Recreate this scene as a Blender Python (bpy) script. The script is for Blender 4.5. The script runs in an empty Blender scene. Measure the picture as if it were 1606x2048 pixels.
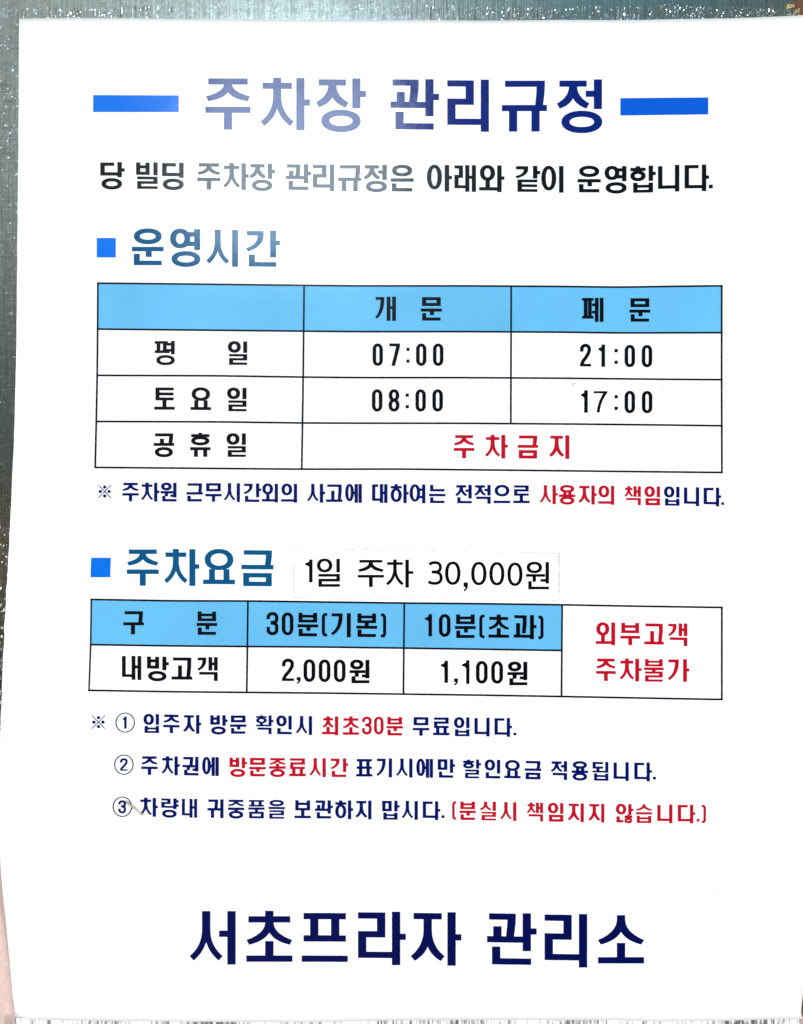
import bpy, math, random
from mathutils import Vector, geometry

random.seed(7)
S = 0.25e-3                      # metres per sheet unit (the sheet is about 0.40 x 0.50 m)
CZ = 1.5                         # height of the middle of the sheet above the floor
def P3(x, y, d=0.0):             # sheet units -> world; d = metres in front of the sheet
    return (( x - 803.0) * S, -d, CZ + (1024.0 - y) * S)

scn = bpy.context.scene
col = scn.collection

# ------------------------------------------------------------------ camera, light, exposure
CAM_D = 0.8
cam_d = bpy.data.cameras.new('camera')
cam = bpy.data.objects.new('camera', cam_d); col.objects.link(cam)
cam.location = (0, -CAM_D, CZ)
cam.rotation_euler = (math.radians(90), 0, 0)
cam_d.sensor_fit = 'VERTICAL'; cam_d.sensor_height = 24
cam_d.lens = 24 * CAM_D / (2048 * S)
cam_d.clip_start = 0.01; cam_d.clip_end = 100
scn.camera = cam

scn.view_settings.view_transform = 'Standard'
scn.view_settings.look = 'None'
scn.view_settings.exposure = 0
scn.view_settings.gamma = 1
scn.view_settings.use_curve_mapping = False

def ramp(nt, pts, interp='LINEAR'):
    r = nt.nodes.new('ShaderNodeValToRGB'); cr = r.color_ramp; cr.interpolation = interp
    while len(cr.elements) > 1: cr.elements.remove(cr.elements[-1])
    cr.elements[0].position = pts[0][0]; cr.elements[0].color = (*pts[0][1], 1)
    for p, c in pts[1:]:
        e = cr.elements.new(p); e.color = (*c, 1)
    return r

def s2l(h):                      # '#rrggbb' -> linear
    h = h.lstrip('#'); o = []
    for i in (0, 2, 4):
        c = int(h[i:i+2], 16) / 255
        o.append(c / 12.92 if c <= .04045 else ((c + .055) / 1.055) ** 2.4)
    return tuple(o)

# world: the dim lobby in front of the sheet (pale teal light high up, dark middle, pinkish floor)
w = bpy.data.worlds.new('World'); scn.world = w; w.use_nodes = True
nt = w.node_tree; nt.nodes.clear()
out = nt.nodes.new('ShaderNodeOutputWorld'); bg = nt.nodes.new('ShaderNodeBackground')
tc = nt.nodes.new('ShaderNodeTexCoord'); sx = nt.nodes.new('ShaderNodeSeparateXYZ')
nt.links.new(tc.outputs['Generated'], sx.inputs[0])
mz = nt.nodes.new('ShaderNodeMapRange'); mz.inputs[1].default_value = -.4; mz.inputs[2].default_value = .4
mx = nt.nodes.new('ShaderNodeMapRange'); mx.inputs[1].default_value = -.3; mx.inputs[2].default_value = .3
nt.links.new(sx.outputs['Z'], mz.inputs[0]); nt.links.new(sx.outputs['X'], mx.inputs[0])
def zp(z): return (z + .4) / .8
def xp(x): return (x + .3) / .6
vert = ramp(nt, [(0, (.30, .22, .20)), (zp(-.2), (.10, .09, .08)), (zp(-.12), (.05, .05, .045)), (zp(-.055), (.085, .08, .06)),
                 (zp(-.028), (.27, .19, .07)), (zp(.005), (.11, .115, .10)), (zp(.04), (.135, .17, .155)), (zp(.115), (.225, .26, .235)),
                 (zp(.19), (.46, .52, .49)), (zp(.28), (.53, .61, .59)), (1, (.62, .71, .70))])
hor = ramp(nt, [(0, (.95, .93, .94)), (xp(-.18), (1.1, 1.12, 1.12)), (xp(-.12), (1.25, 1.42, 1.35)), (xp(-.03), (1.15, 1.3, 1.2)), (xp(.0), (.9, .92, .95)),
                (xp(.015), (.62, .66, .62)), (xp(.05), (.62, .90, .93)), (xp(.11), (.33, .64, .86)), (xp(.16), (.25, .54, .80)),
                (xp(.19), (.34, .45, .46)), (xp(.24), (.36, .38, .32)), (1, (.34, .33, .28))])
nt.links.new(mz.outputs[0], vert.inputs[0]); nt.links.new(mx.outputs[0], hor.inputs[0])
mm = nt.nodes.new('ShaderNodeMix'); mm.data_type = 'RGBA'; mm.blend_type = 'MULTIPLY'; mm.inputs[0].default_value = 1
nt.links.new(vert.outputs[0], mm.inputs[6]); nt.links.new(hor.outputs[0], mm.inputs[7])
nt.links.new(mm.outputs[2], bg.inputs[0]); bg.inputs[1].default_value = .64
nt.links.new(bg.outputs[0], out.inputs[0])

def area(name, loc, target, sxx, syy, power, color):
    l = bpy.data.lights.new(name, 'AREA'); l.shape = 'RECTANGLE'; l.size = sxx; l.size_y = syy
    l.energy = power; l.color = color
    o = bpy.data.objects.new(name, l); col.objects.link(o); o.location = loc
    o.rotation_euler = (Vector(target) - Vector(loc)).to_track_quat('-Z', 'Y').to_euler()
    return o
area('lamp_side_a', (1.95, -1.6, 1.32), (0, 0, CZ - .05), 1.0, 1.0, 66, (1.0, .985, .975))
area('lamp_side_b', (-1.95, -1.6, 1.32), (0, 0, CZ - .05), 1.0, 1.0, 63.5, (.975, .99, 1.0))
# the ceiling lamp whose image lies on the glossy film over the first lines
gx0, gx1, gy0, gy1 = 385, 800, 118, 500
k = 3.0
gl = area('lamp_lobby', (((gx0 + gx1) / 2 - 803) * S * k, -1.6, CZ + (1024 - (gy0 + gy1) / 2) * S * k),
     (0, 0, 0), (gx1 - gx0) * S * k, (gy1 - gy0) * S * k, 2.6, (.80, .99, 1.16))
gl.rotation_euler = (math.radians(90), 0, 0)

# ------------------------------------------------------------------ materials
def mat(name):
    m = bpy.data.materials.new(name); m.use_nodes = True
    return m, m.node_tree, m.node_tree.nodes['Principled BSDF']

def film_bump(nt, b, strength=.10):
    """the slightly rippled clear film over paper and print"""
    tc = nt.nodes.new('ShaderNodeTexCoord')
    n1 = nt.nodes.new('ShaderNodeTexNoise'); n1.inputs['Scale'].default_value = 55; n1.inputs['Detail'].default_value = 4
    n2 = nt.nodes.new('ShaderNodeTexNoise'); n2.inputs['Scale'].default_value = 620; n2.inputs['Detail'].default_value = 2
    ad = nt.nodes.new('ShaderNodeMath'); ad.operation = 'MULTIPLY_ADD'; ad.inputs[1].default_value = .10
    nt.links.new(tc.outputs['Object'], n1.inputs['Vector']); nt.links.new(tc.outputs['Object'], n2.inputs['Vector'])
    nt.links.new(n2.outputs[0], ad.inputs[0]); nt.links.new(n1.outputs[0], ad.inputs[2])
    bp = nt.nodes.new('ShaderNodeBump'); bp.inputs['Strength'].default_value = strength; bp.inputs['Distance'].default_value = .001
    nt.links.new(ad.outputs[0], bp.inputs['Height']); nt.links.new(bp.outputs[0], b.inputs['Normal'])
    return tc

def ink(name, rgb, rough=.125, var=.10, scale=900):
    m, nt, b = mat(name)
    tc = film_bump(nt, b)
    n = nt.nodes.new('ShaderNodeTexNoise'); n.inputs['Scale'].default_value = scale; n.inputs['Detail'].default_value = 3
    nt.links.new(tc.outputs['Object'], n.inputs['Vector'])
    r = ramp(nt, [(.3, tuple(c * (1 - var) for c in rgb)), (.7, tuple(c * (1 + var) for c in rgb))])
    nt.links.new(n.outputs[0], r.inputs[0]); nt.links.new(r.outputs[0], b.inputs['Base Color'])
    b.inputs['Roughness'].default_value = rough; b.inputs['IOR'].default_value = 1.5
    return m

LV = 1.44                        # brightness of the light on the sheet: ink albedo = seen colour / LV
def seen(h): return tuple(c / LV for c in s2l(h))
M_navy = ink('navy_print', seen('#000b54'))
M_title = ink('title_blue_print', seen('#001c7c'))
M_navy2 = ink('navy_note_print', seen('#001268'))
M_black = ink('black_print', seen('#06060e'))
M_soft = ink('soft_black_print', seen('#100e16'))
M_teal = ink('blue_heading_print', seen('#005a8c'))
M_blue = ink('bright_blue_print', seen('#0478f4'))
M_blue2 = ink('deep_blue_print', seen('#0460e2'))
M_sky = ink('light_blue_print', seen('#70c8fc'), var=.06, scale=26)
M_red = ink('red_print', seen('#cb0e2a'))
M_grid = ink('table_rule_print', seen('#0a1024'))

M_paper, nt, b = mat('white_paper')
tc = film_bump(nt, b, .08)
n = nt.nodes.new('ShaderNodeTexNoise'); n.inputs['Scale'].default_value = 30; n.inputs['Detail'].default_value = 6
nt.links.new(tc.outputs['Object'], n.inputs['Vector'])
r = ramp(nt, [(.3, (.785, .79, .80)), (.7, (.825, .825, .825))])
nt.links.new(n.outputs[0], r.inputs[0]); nt.links.new(r.outputs[0], b.inputs['Base Color'])
b.inputs['Roughness'].default_value = .12

def plain(name, rgb, rough=.5, metal=0, var=.2):
    m, nt, b = mat(name)
    tc = nt.nodes.new('ShaderNodeTexCoord')
    n = nt.nodes.new('ShaderNodeTexNoise'); n.inputs['Scale'].default_value = 400; n.inputs['Detail'].default_value = 4
    nt.links.new(tc.outputs['Object'], n.inputs['Vector'])
    r = ramp(nt, [(.25, tuple(c * (1 - var) for c in rgb)), (.75, tuple(min(1, c * (1 + var)) for c in rgb))])
    nt.links.new(n.outputs[0], r.inputs[0]); nt.links.new(r.outputs[0], b.inputs['Base Color'])
    b.inputs['Roughness'].default_value = rough; b.inputs['Metallic'].default_value = metal
    return m
M_patch = plain('white_label_paper', (.86, .86, .86), .6, var=.015)
M_dirt = plain('grey_dirt', (.40, .39, .40), .8)
M_dirt2 = plain('dark_dirt', (.16, .16, .17), .8)
M_edge_shade = plain('label_edge_shade', (.54, .54, .54), .8, var=.1)
M_straw = plain('dry_straw', (.42, .34, .26), .7)
M_scrap = plain('yellowed_tape', (.50, .42, .20), .35)

# ------------------------------------------------------------------ helpers
def mesh_obj(name, verts, faces, m, parent=None, smooth=False):
    me = bpy.data.meshes.new(name); me.from_pydata(verts, [], faces); me.update()
    if smooth:
        for p in me.polygons: p.use_smooth = True
    me.materials.append(m)
    o = bpy.data.objects.new(name, me); col.objects.link(o)
    if parent is not None:
        o.parent = parent; o.matrix_parent_inverse = parent.matrix_world.inverted()
    return o
def tag(o, label, cat, group=None, kind=None):
    o['label'] = label; o['category'] = cat
    if group: o['group'] = group
    if kind: o['kind'] = kind
    return o
def empty(name, loc):
    o = bpy.data.objects.new(name, None); col.objects.link(o); o.location = loc
    bpy.context.view_layer.update()
    return o
def lerp_knots(kn, x):
    if x <= kn[0][0]: return kn[0][1]
    for (a, ya), (b_, yb) in zip(kn, kn[1:]):
        if x <= b_: return ya + (yb - ya) * (x - a) / (b_ - a)
    return kn[-1][1]
def smooth_knots(kn, x):
    if len(kn) < 3: return lerp_knots(kn, x)
    h = 18.0
    return sum(lerp_knots(kn, x + d * h) for d in (-1, -.5, 0, .5, 1)) / 5

def union(polys):
    """merge overlapping 2D polygons into one set of triangles"""
    vs, fs = [], []
    for p in polys:
        a = sum(p[i][0] * p[(i+1) % len(p)][1] - p[(i+1) % len(p)][0] * p[i][1] for i in range(len(p)))
        if abs(a) < 1e-6 and len(p) != 4: continue
        for t in ([[p[0], p[1], p[2]], [p[0], p[2], p[3]]] if len(p) == 4 else [p]):
            if len(t) == 3:
                a = (t[1][0]-t[0][0])*(t[2][1]-t[0][1]) - (t[2][0]-t[0][0])*(t[1][1]-t[0][1])
                if abs(a) < 1e-5: continue
            if a < 0: t = t[::-1]
            fs.append(list(range(len(vs), len(vs) + len(t)))); vs += [Vector(q) for q in t]
    r = geometry.delaunay_2d_cdt(vs, [], fs, 0, 1e-4)
    return [tuple(v) for v in r[0]], [f for f, o in zip(r[2], r[5]) if o]

class Print:
    """flat printed ink collected into ONE mesh"""
    def __init__(s): s.v, s.f = [], []
    def add(s, polys, fn, d):
        v, f = union(polys); k = len(s.v)
        s.v += [P3(*fn(*q), d) for q in v]
        for t in f:
            t = [i + k for i in t]
            a, b_, c = (Vector(s.v[i]) for i in t)
            if (b_ - a).cross(c - a).y > 0: t = t[::-1]
            s.f.append(t)
    def build(s, name, m, parent): return mesh_obj(name, s.v, s.f, m, parent)

# ------------------------------------------------------------------ the lettering, drawn stroke by stroke
def bez(p0, c, p2, n=10):
    return [((1-t)**2*p0[0] + 2*t*(1-t)*c[0] + t*t*p2[0], (1-t)**2*p0[1] + 2*t*(1-t)*c[1] + t*t*p2[1]) for t in [i/n for i in range(n+1)]]
def stroke(pts, w):
    """a line of even width; returns quads"""
    n = len(pts); L, R = [], []
    for i in range(n):
        a = Vector(pts[max(i-1, 0)]); c = Vector(pts[min(i+1, n-1)]); p = Vector(pts[i])
        if 0 < i < n-1:
            d1 = (p - a).normalized(); d2 = (c - p).normalized(); t = (d1 + d2)
            if t.length < 1e-6: t = d2
            t.normalize(); m = 1 / max(.35, t.dot(d2))
        else: t = (c - a).normalized(); m = 1
        nn = Vector((-t.y, t.x)) * (w / 2 * m)
        L.append(tuple(p + nn)); R.append(tuple(p - nn))
    return [[L[i], L[i+1], R[i+1], R[i]] for i in range(n-1)]
def arc(cx, cy, rx, ry, a0, a1, n=14):
    return [(cx + rx*math.cos(math.radians(a0 + (a1-a0)*i/n)), cy + ry*math.sin(math.radians(a0 + (a1-a0)*i/n))) for i in range(n+1)]

class Glyph:
    def __init__(s, tv=14.4, th=10.9, tick=10.5):
        s.p = []; s.tv = tv; s.th = th; s.tick = tick
    def R(s, x0, y0, x1, y1): s.p.append([(x0, y0), (x1, y0), (x1, y1), (x0, y1)])
    def v(s, x, y0, y1): s.R(x, y0, x + s.tv, y1)
    def h(s, x0, x1, y): s.R(x0, y, x1, y + s.th)
    def ring(s, x0, y0, x1, y1, tv=None, e=2.15, th=None):
        tv = tv or s.tv; th = th or s.th
        cx, cy, rx, ry = (x0+x1)/2, (y0+y1)/2, (x1-x0)/2, (y1-y0)/2
        ix, iy = max(rx - tv, 1.5), max(ry - th, 1.5)
        n = 40; o, q = [], []
        for i in range(n):
            a = 2*math.pi*i/n; c, d = math.cos(a), math.sin(a)
            f = (abs(c)**e + abs(d)**e) ** (-1/e)
            o.append((cx + rx*c*f, cy + ry*d*f)); q.append((cx + ix*c*f, cy + iy*d*f))
        for i in range(n):
            j = (i+1) % n; s.p.append([o[i], o[j], q[j], q[i]])
    # consonants: box x0,y0,x1,y1; xb = where a bottom bar reaches
    def legs(s, cx, top, ys, apex, X, yo, Xi, yi):
        hw = s.tv / 2
        s.R(cx - hw, top, cx + hw, ys + .5)
        kk = .5 + .3 * min(1, Xi / max(yi - apex, 1) / 2.2)
        for g in (-1, 1):
            o = bez((hw, ys), (hw + .4, ys + .62*(yo-ys)), (X, yo)); q = bez((0, apex), (.26*Xi, apex + kk*(yi-apex)), (Xi, yi))
            o = [(cx + g*a, b_) for a, b_ in o]; q = [(cx + g*a, b_) for a, b_ in q]
            for i in range(len(o)-1): s.p.append([o[i], o[i+1], q[i+1], q[i]])
            s.p.append([(cx, ys), (cx + g*hw, ys), (cx, apex)])
    def giyeok(s, x0, y0, x1, y1, xtip, ysplit):
        """curved: bar on top, leg sweeping to the lower left, tip between y1 and its upper corner"""
        tv, th = s.tv, s.th
        s.R(x0, y0, x1, y0 + th)
        dy = y1 - ysplit
        o = bez((x1, y0 + th), (x1 - .5, y0 + .73*(y1-y0)), (xtip + .38*tv, y1), 14)
        q = bez((x1 - tv, y0 + th), (x1 - tv - 1, y0 + .69*(y1-y0)), (xtip, ysplit), 14)
        for i in range(14): s.p.append([o[i], o[i+1], q[i+1], q[i]])
    def giyeok_h(s, x0, y0, x1, y1, lean=1.6):
        """over a horizontal vowel: bar, then a leg leaning in a little"""
        s.R(x0, y0, x1, y0 + s.th)
        ym = y0 + .45*(y1-y0); a = lean + 1
        s.p.append([(x1 - s.tv, y0), (x1, y0), (x1 - .4, ym), (x1 - s.tv - .4, ym)])
        s.p.append([(x1 - s.tv - .4, ym), (x1 - .4, ym), (x1 - a, y1), (x1 - s.tv - a + .6, y1)])
    def con(s, j, x0, y0, x1, y1, xb=None, xt=None):
        tv, th = s.tv, s.th; xb = x1 if xb is None else xb; xt = x1 if xt is None else xt
        if j == 'ㄴ': s.v(x0, y0, y1); s.h(x0, xb, y1 - th)
        elif j == 'ㄷ': s.h(x0, xt, y0); s.v(x0, y0, y1); s.h(x0, xb, y1 - th)
        elif j == 'ㄹ':
            t = min(th, (y1 - y0) / 4.45)
            ym = (y0 + y1)/2 - t/2 - (y1-y0)*.02
            s.R(x0, y0, x1, y0 + t); s.v(x1 - tv, y0, ym + t); s.R(x0, ym, x1, ym + t); s.v(x0, ym, y1); s.R(x0, y1 - t, xb, y1)
        elif j == 'ㅁ': s.h(x0, x1, y0); s.h(x0, x1, y1 - th); s.v(x0, y0, y1); s.v(x1 - tv, y0, y1)
        elif j == 'ㅂ':
            t = min(th, (y1-y0)/3.4)
            ym = y0 + (y1 - y0 - t)*.30
            s.v(x0, y0, y1); s.v(x1 - tv, y0, y1); s.R(x0, ym, x1, ym + t); s.R(x0, y1 - t, x1, y1)
        elif j == 'ㅇ': s.ring(x0, y0, x1, y1)
        elif j == 'ㅌ':
            t = min(th, (y1-y0)/4.4)
            s.v(x0, y0, y1); s.R(x0, y0, x1, y0+t); ym = (y0+y1-t)/2; s.R(x0, ym, x1 - .8, ym+t); s.R(x0, y1-t, x1, y1)
        elif j == 'ㅍ':
            wd = x1 - x0; a = x0 + wd*.155; b_ = x1 - wd*.155 - tv
            s.h(x0, x1, y0); s.h(x0, x1, y1 - th); s.v(a, y0, y1); s.v(b_, y0, y1)
        elif j == 'ㄱ': s.giyeok(x0, y0, x1, y1, x0 - 2, y1 - 9.5)
        elif j in 'ㅅㅈㅊ':
            cx = (x0 + x1)/2; X = (x1-x0)/2; wide = (x1 - x0) > 1.35*(y1 - y0)
            if j == 'ㅅ': ys = y0 + (.10 if wide else .33)*(y1-y0); s_top = y0
            elif j == 'ㅈ':
                s.h(x0 + X*.12, x1 - X*.12, y0); ys = y0 + th + (0 if (y1-y0) < 65 else .22*(y1-y0)); s_top = y0
            else:
                bw = .90 if wide else .88
                yb = y0 + min(9.5, .17*(y1-y0)); s.h(cx - X*bw, cx + X*bw, yb); ys = yb + th + (0 if (y1-y0) < 70 else .12*(y1-y0)); s_top = y0 - .5
            if wide: dx, dy = 4.2, 9
            else: dx, dy = 7.5, 8.8
            yo = y1 - dy
            apex = ys + (yo - ys)*(.55 if (y1-y0) > 70 else .66)
            if not wide and (y1-y0) < 65: apex = ys + (yo-ys)*.72
            s.legs(cx, s_top, ys, apex, X, yo, X - dx, y1)
        elif j == 'ㅎ':
            cx = (x0+x1)/2; H = y1 - y0; t = th if H > 46 else th*.92
            s.R(cx - s.tv/2, y0, cx + s.tv/2, y0 + 12)
            yb = y0 + max(6, .10*H) if H > 46 else y0 + 5
            s.R(x0, yb, x1, yb + t)
            s.ring(x0, yb + t - 2.5, x1, y1)
        else: raise ValueError(j)

CHO = 'ㄱㄲㄴㄷㄸㄹㅁㅂㅃㅅㅆㅇㅈㅉㅊㅋㅌㅍㅎ'
JUNG = 'ㅏㅐㅑㅒㅓㅔㅕㅖㅗㅘㅙㅚㅛㅜㅝㅞㅟㅠㅡㅢㅣ'
JONG = ['', 'ㄱ', 'ㄲ', 'ㄳ', 'ㄴ', 'ㄵ', 'ㄶ', 'ㄷ', 'ㄹ', 'ㄺ', 'ㄻ', 'ㄼ', 'ㄽ', 'ㄾ', 'ㄿ', 'ㅀ', 'ㅁ', 'ㅂ', 'ㅄ', 'ㅅ', 'ㅆ', 'ㅇ', 'ㅈ', 'ㅊ', 'ㅋ', 'ㅌ', 'ㅍ', 'ㅎ']

def final(g, f, x0, x1):
    """the consonant under a syllable"""
    if f == 'ㅇ': g.ring(x0 - 1.5, 60, x1 + .5, 103)
    elif f == 'ㄹ': g.con('ㄹ', x0, 53.5, x1, 99.5)
    elif f == 'ㅂ': g.con('ㅂ', x0, 63, x1, 100.5)
    elif f == 'ㄴ': g.con('ㄴ', x0, 66, x1, 98.5)
    elif f == 'ㄱ': g.h(x0, x1, 62); g.v(x1 - g.tv, 62, 100)
    elif f == 'ㅁ': g.con('ㅁ', x0, 62.5, x1, 99.5)
    elif f == 'ㅌ': g.con('ㅌ', x0, 51.5, x1, 98)
    elif f == 'ㄶ':
        g.con('ㄴ', x0 - 4, 66, x0 + 32, 98.5)
        t = g.tv; g.tv = 11; g.con('ㅎ', x0 + 38, 55, x1 + 4, 103); g.tv = t

V1Y = {'ㅇ': (51, 57), 'ㄹ': (47, 48.5), 'ㅂ': (56.5, 57.5), 'ㄴ': (57.5, 73), 'ㄱ': (56.5, 56.5), 'ㅁ': (55, 57.5), 'ㅌ': (47.5, 48), 'ㄶ': (55, 59)}

def hangul(ch, tv=14.4, th=10.9, tick=10.5):
    i = ord(ch) - 0xAC00
    c, u, f = CHO[i // 588], JUNG[(i % 588) // 28], JONG[i % 28]
    g = Glyph(tv, th, tick)
    if u in 'ㅏㅑㅓㅕㅣㅐㅔㅖ':
        iy, sy = (None, 100) if not f else V1Y[f]
        two = u in 'ㅐㅔㅖ'
        if u in 'ㅏㅑ': st = 22.4
        else: st = 40.4 - tv
        st1 = None
        if two: st = 41 - tv; st1 = {'ㅐ': 1.2, 'ㅔ': 3.2, 'ㅖ': 5.5}[u] + (2 if f or c == 'ㄱ' else 0)
        jn = st1 if two else st
        # vowel
        g.v(st, 0, sy)
        k = 1 if not f else sy / 100
        if two: g.v(st1, 0, sy)
        ty = 41 if not f else (sy*.5 - th/2 - 3 if sy > 66 else sy*.52 - th/2)
        if u == 'ㅏ': g.R(st + tv - 1, ty, st + tv + tick, ty + th)
        if u == 'ㅑ':
            for q in (.27, .66): g.R(st + tv - 1, sy*q - th/2, st + tv + tick, sy*q + th/2)
        if u == 'ㅐ': g.R(st1, ty - 1 if f else 39.5, st + 2, (ty - 1 if f else 39.5) + th)
        if u == 'ㅓ':
            g.R(st - 15.5, 36.5 if not f else ty - 2, st + 1, (36.5 if not f else ty - 2) + th)
        if u == 'ㅔ': g.R(-6, 41, st1 + 1, 41 + th)
        if u == 'ㅕ':
            for q in ((.28, .67) if not f else (.25, .70)): g.R(6, sy*q - th/2, st + 1, sy*q + th/2)
        if u == 'ㅖ':
            for q in (29, 59.5): g.R(-6, q - th/2, st1 + 1, q + th/2)
        # initial
        x0 = -42 if u in 'ㅏㅑ' else -40
        x1 = (9.8 if u in 'ㅏㅑ' else 11.5) if not two else -7.5
        if not f:
            if c == 'ㅇ':
                if two: g.ring(-46.5, -.5, -.5, 92)
                else: g.ring(x0 - 2, -.5, x1 + 1.8, 92)
            elif c in 'ㄹ': g.con(c, x0 + 1, 1.7, x1, 87, xb=jn + 1)
            elif c == 'ㄷ': g.con(c, x0, 1.7, x1, 89, xb=jn + 1)
            elif c == 'ㄴ': g.con(c, x0 + 1, 1 if two else 3, x1, 88.5, xb=jn + 1)
            elif c == 'ㄱ':
                if two: g.giyeok(-42.5, 1.7, -7, 91.5, -44, 83.5)
                else: g.giyeok(x0 if u == 'ㅏ' else -38.8, 1.6, 3.2 if u == 'ㅏ' else 6.5, 93, -44.5 if u == 'ㅏ' else -41.5, 83)
            elif c == 'ㅍ': g.con('ㅍ', -47.5, .7, -.3, 86.5)
            elif c == 'ㅎ': g.con('ㅎ', -44.5, 0, 13.5, 94.5)
            elif c == 'ㅅ': cx = -14.6; g.legs(cx, 0, 35, 57.5, 30.8, 84, 23.4, 92.5)
            elif c == 'ㅈ':
                cx = -14.6 if u == 'ㅏ' else -12.8; g.R(cx - 26.3, 2, cx + 26.3, 2 + th); g.legs(cx, 2, 34, 64.5, 31.6, 82.5, 24.2, 91.5)
            elif c == 'ㅊ':
                cx = -14.4; g.R(cx - 28, 9.2, cx + 28, 9.2 + th); g.legs(cx, -.5, 36, 58.7, 31.6, 83.5, 25, 92.3)
        else:
            if c == 'ㅇ': g.ring(x0 - 1, -1, x1 + 2.2, iy + (1.5 if f != 'ㄴ' else 0))
            elif c in 'ㄷ': g.con(c, x0 + .5, 2, x1, iy, xb=jn + 1)
            elif c == 'ㄹ': g.con(c, x0 + 1, 2, x1 - 2, iy, xb=jn + 1)
            elif c in 'ㅂㅁ': g.con(c, x0 + .5, 1, x1 - 1, iy)
            elif c == 'ㄱ':
                if two: g.giyeok(-42, 2.4, -6.6, 57, -44, 50)
                else: g.giyeok(x0 + 1, 1.7, 4.2, iy + .5, -43.5, iy - 9)
            elif c == 'ㅎ': g.con('ㅎ', x0 - 4, 1, x1 + 1, iy + 1)
            elif c == 'ㅍ':
                xr = x1 - 1 if u != 'ㅕ' else 15
                g.R(-43.5, 1, 12, 1 + th); g.R(-43.5, iy - th + 1, 19, iy + 1); g.v(-35.5, 1, iy); g.v(-9, 1, iy)
                g.p = [q for q in g.p]
            elif c == 'ㅅ': cx = -14.5; g.legs(cx, 0, 14, 27, 31, iy - 9, 25, iy)
            elif c == 'ㅈ':
                cx = -16 if u == 'ㅏ' else -14.8; b_ = iy if iy < 57 else iy - 1
                ex = 5.5 if f != 'ㄱ' else 2
                if f == 'ㄱ': b_ = 55
                g.R(cx - 26, 2.2, cx + 26, 2.2 + th); g.legs(cx, 2.2, 13.5, 36, 31, b_ - 5, 25.5, b_ + 5 if f != 'ㄱ' else b_ + 3)
            elif c == 'ㅊ':
                cx = -22; g.R(cx - 19, 9, cx + 19, 9 + th); g.legs(cx, 0, 20, 36, 22.5, 48, 16.5, 56.5)
        if f:
            final(g, f, -35.5, (st + tv) if f != 'ㅇ' or u not in 'ㅏㅑ' else st + tv)
        return g.p
    if u in 'ㅗㅛㅜㅠㅡ':
        if not f:
            yb = {'ㅗ': 82.5, 'ㅛ': 82.5, 'ㅜ': 57.5, 'ㅠ': 58.5, 'ㅡ': 83}[u]
            top = {'ㅗ': 54, 'ㅛ': 56, 'ㅜ': 45, 'ㅠ': 50, 'ㅡ': 60}[u]      # bottom of the initial
            s0 = {'ㅗ': 56, 'ㅛ': 54}.get(u)
            if c == 'ㄱ': yb = {'ㅗ': 82, 'ㅜ': 48.5, 'ㅠ': 48.7}[u]
            if c in 'ㅈ' and u == 'ㅜ': yb = 55.4
            if c == 'ㅅ': yb = 80.5; s0 = 54
            if c == 'ㅊ': yb = 83
            g.h(-43, 43, yb)
            cx = 0
            if c == 'ㄱ': cx = -7.8 if u == 'ㅗ' else (-2.5 if u == 'ㅜ' else 0); s0 = 36
            if c in 'ㅂ' and u == 'ㅗ': s0 = 54
            if u == 'ㅗ': g.v(cx - tv/2, s0, yb + 1)
            if u == 'ㅛ':
                for q in (-26.4, 13): g.v(q + .6 - tv/2 + 6.6, s0, yb + 1)
            if u == 'ㅜ': g.v(cx - tv/2, yb + 1, 99.5)
            if u == 'ㅠ':
                for q in ((-29.4, 13.6) if c == 'ㄱ' else (-26.6, 12.8)): g.v(q, yb + 1, 99.7)
            if c == 'ㄱ': g.giyeok_h(-37, 2.2 if u != 'ㅗ' else 3, 39, yb + 1, 3.4 if u == 'ㅗ' else 2.4)
            elif c == 'ㅇ': g.ring(-38.6, -.6, 38.6, 57 if u != 'ㅡ' else 61)
            elif c == 'ㅁ': g.con(c, -38.5, 1, 38.5, 44.6)
            elif c == 'ㅂ': g.con(c, -38.8, 1, 38.8, 46.5 if u == 'ㅜ' else 55)
            elif c == 'ㄹ': g.con(c, -38.5, 2, 38.5, 58.5 if u == 'ㅛ' else 57)
            elif c == 'ㅌ': g.con(c, -37.5, 1.5, 39, 56)
            elif c == 'ㅍ': g.con(c, -39.5, 3.5, 39.5, 57 if u == 'ㅡ' else 56)
            elif c == 'ㅎ':
                g.R(-7.2, -2.5, 7.2, 6); g.R(-38.6, 3.5, 38.6, 3.5 + th); g.ring(-38.6, 12.5, 38.6, 51.5)
            elif c == 'ㅈ': g.R(-37.7, 1.2, 37.7, 1.2 + th); g.legs(0, 1.2, 12, 27.7, 42, 35.5, 38, 44.7)
            elif c == 'ㅊ': g.R(-39, 9.6, 39, 9.6 + th); g.legs(0, -.5, 21, 40, 42.5, 54, 38, 63)
            elif c == 'ㅅ': g.legs(0, 2, 10, 33, 43.3, 48.5, 37.6, 57)
            return g.p
        # with a final
        yb = {'ㅇ': 41, 'ㄴ': 48.5, 'ㅁ': 41.5, 'ㄹ': 37.5, 'ㅂ': 42.5}[f]
        if c in 'ㅇ' and f == 'ㄴ' and u == 'ㅡ': yb = 51
        if c == 'ㄴ': yb = 49
        if u == 'ㅗ' and f == 'ㄴ': yb = 51.5
        if f == 'ㅇ': yb = 43 if u == 'ㅜ' else (44.5 if c == 'ㅈ' else (48 if u == 'ㅛ' else 41))
        g.h(-43, 43, yb)
        fy0 = {'ㅇ': 59, 'ㄴ': 67.5, 'ㅁ': 63.5, 'ㄹ': 55, 'ㅂ': 61}[f]
        cx = 0
        if u == 'ㅜ':
            cx = 2.4 if f == 'ㄴ' else 0
            g.v(cx - tv/2, yb + 1, 76 if f == 'ㄴ' else fy0 + 3)
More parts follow.
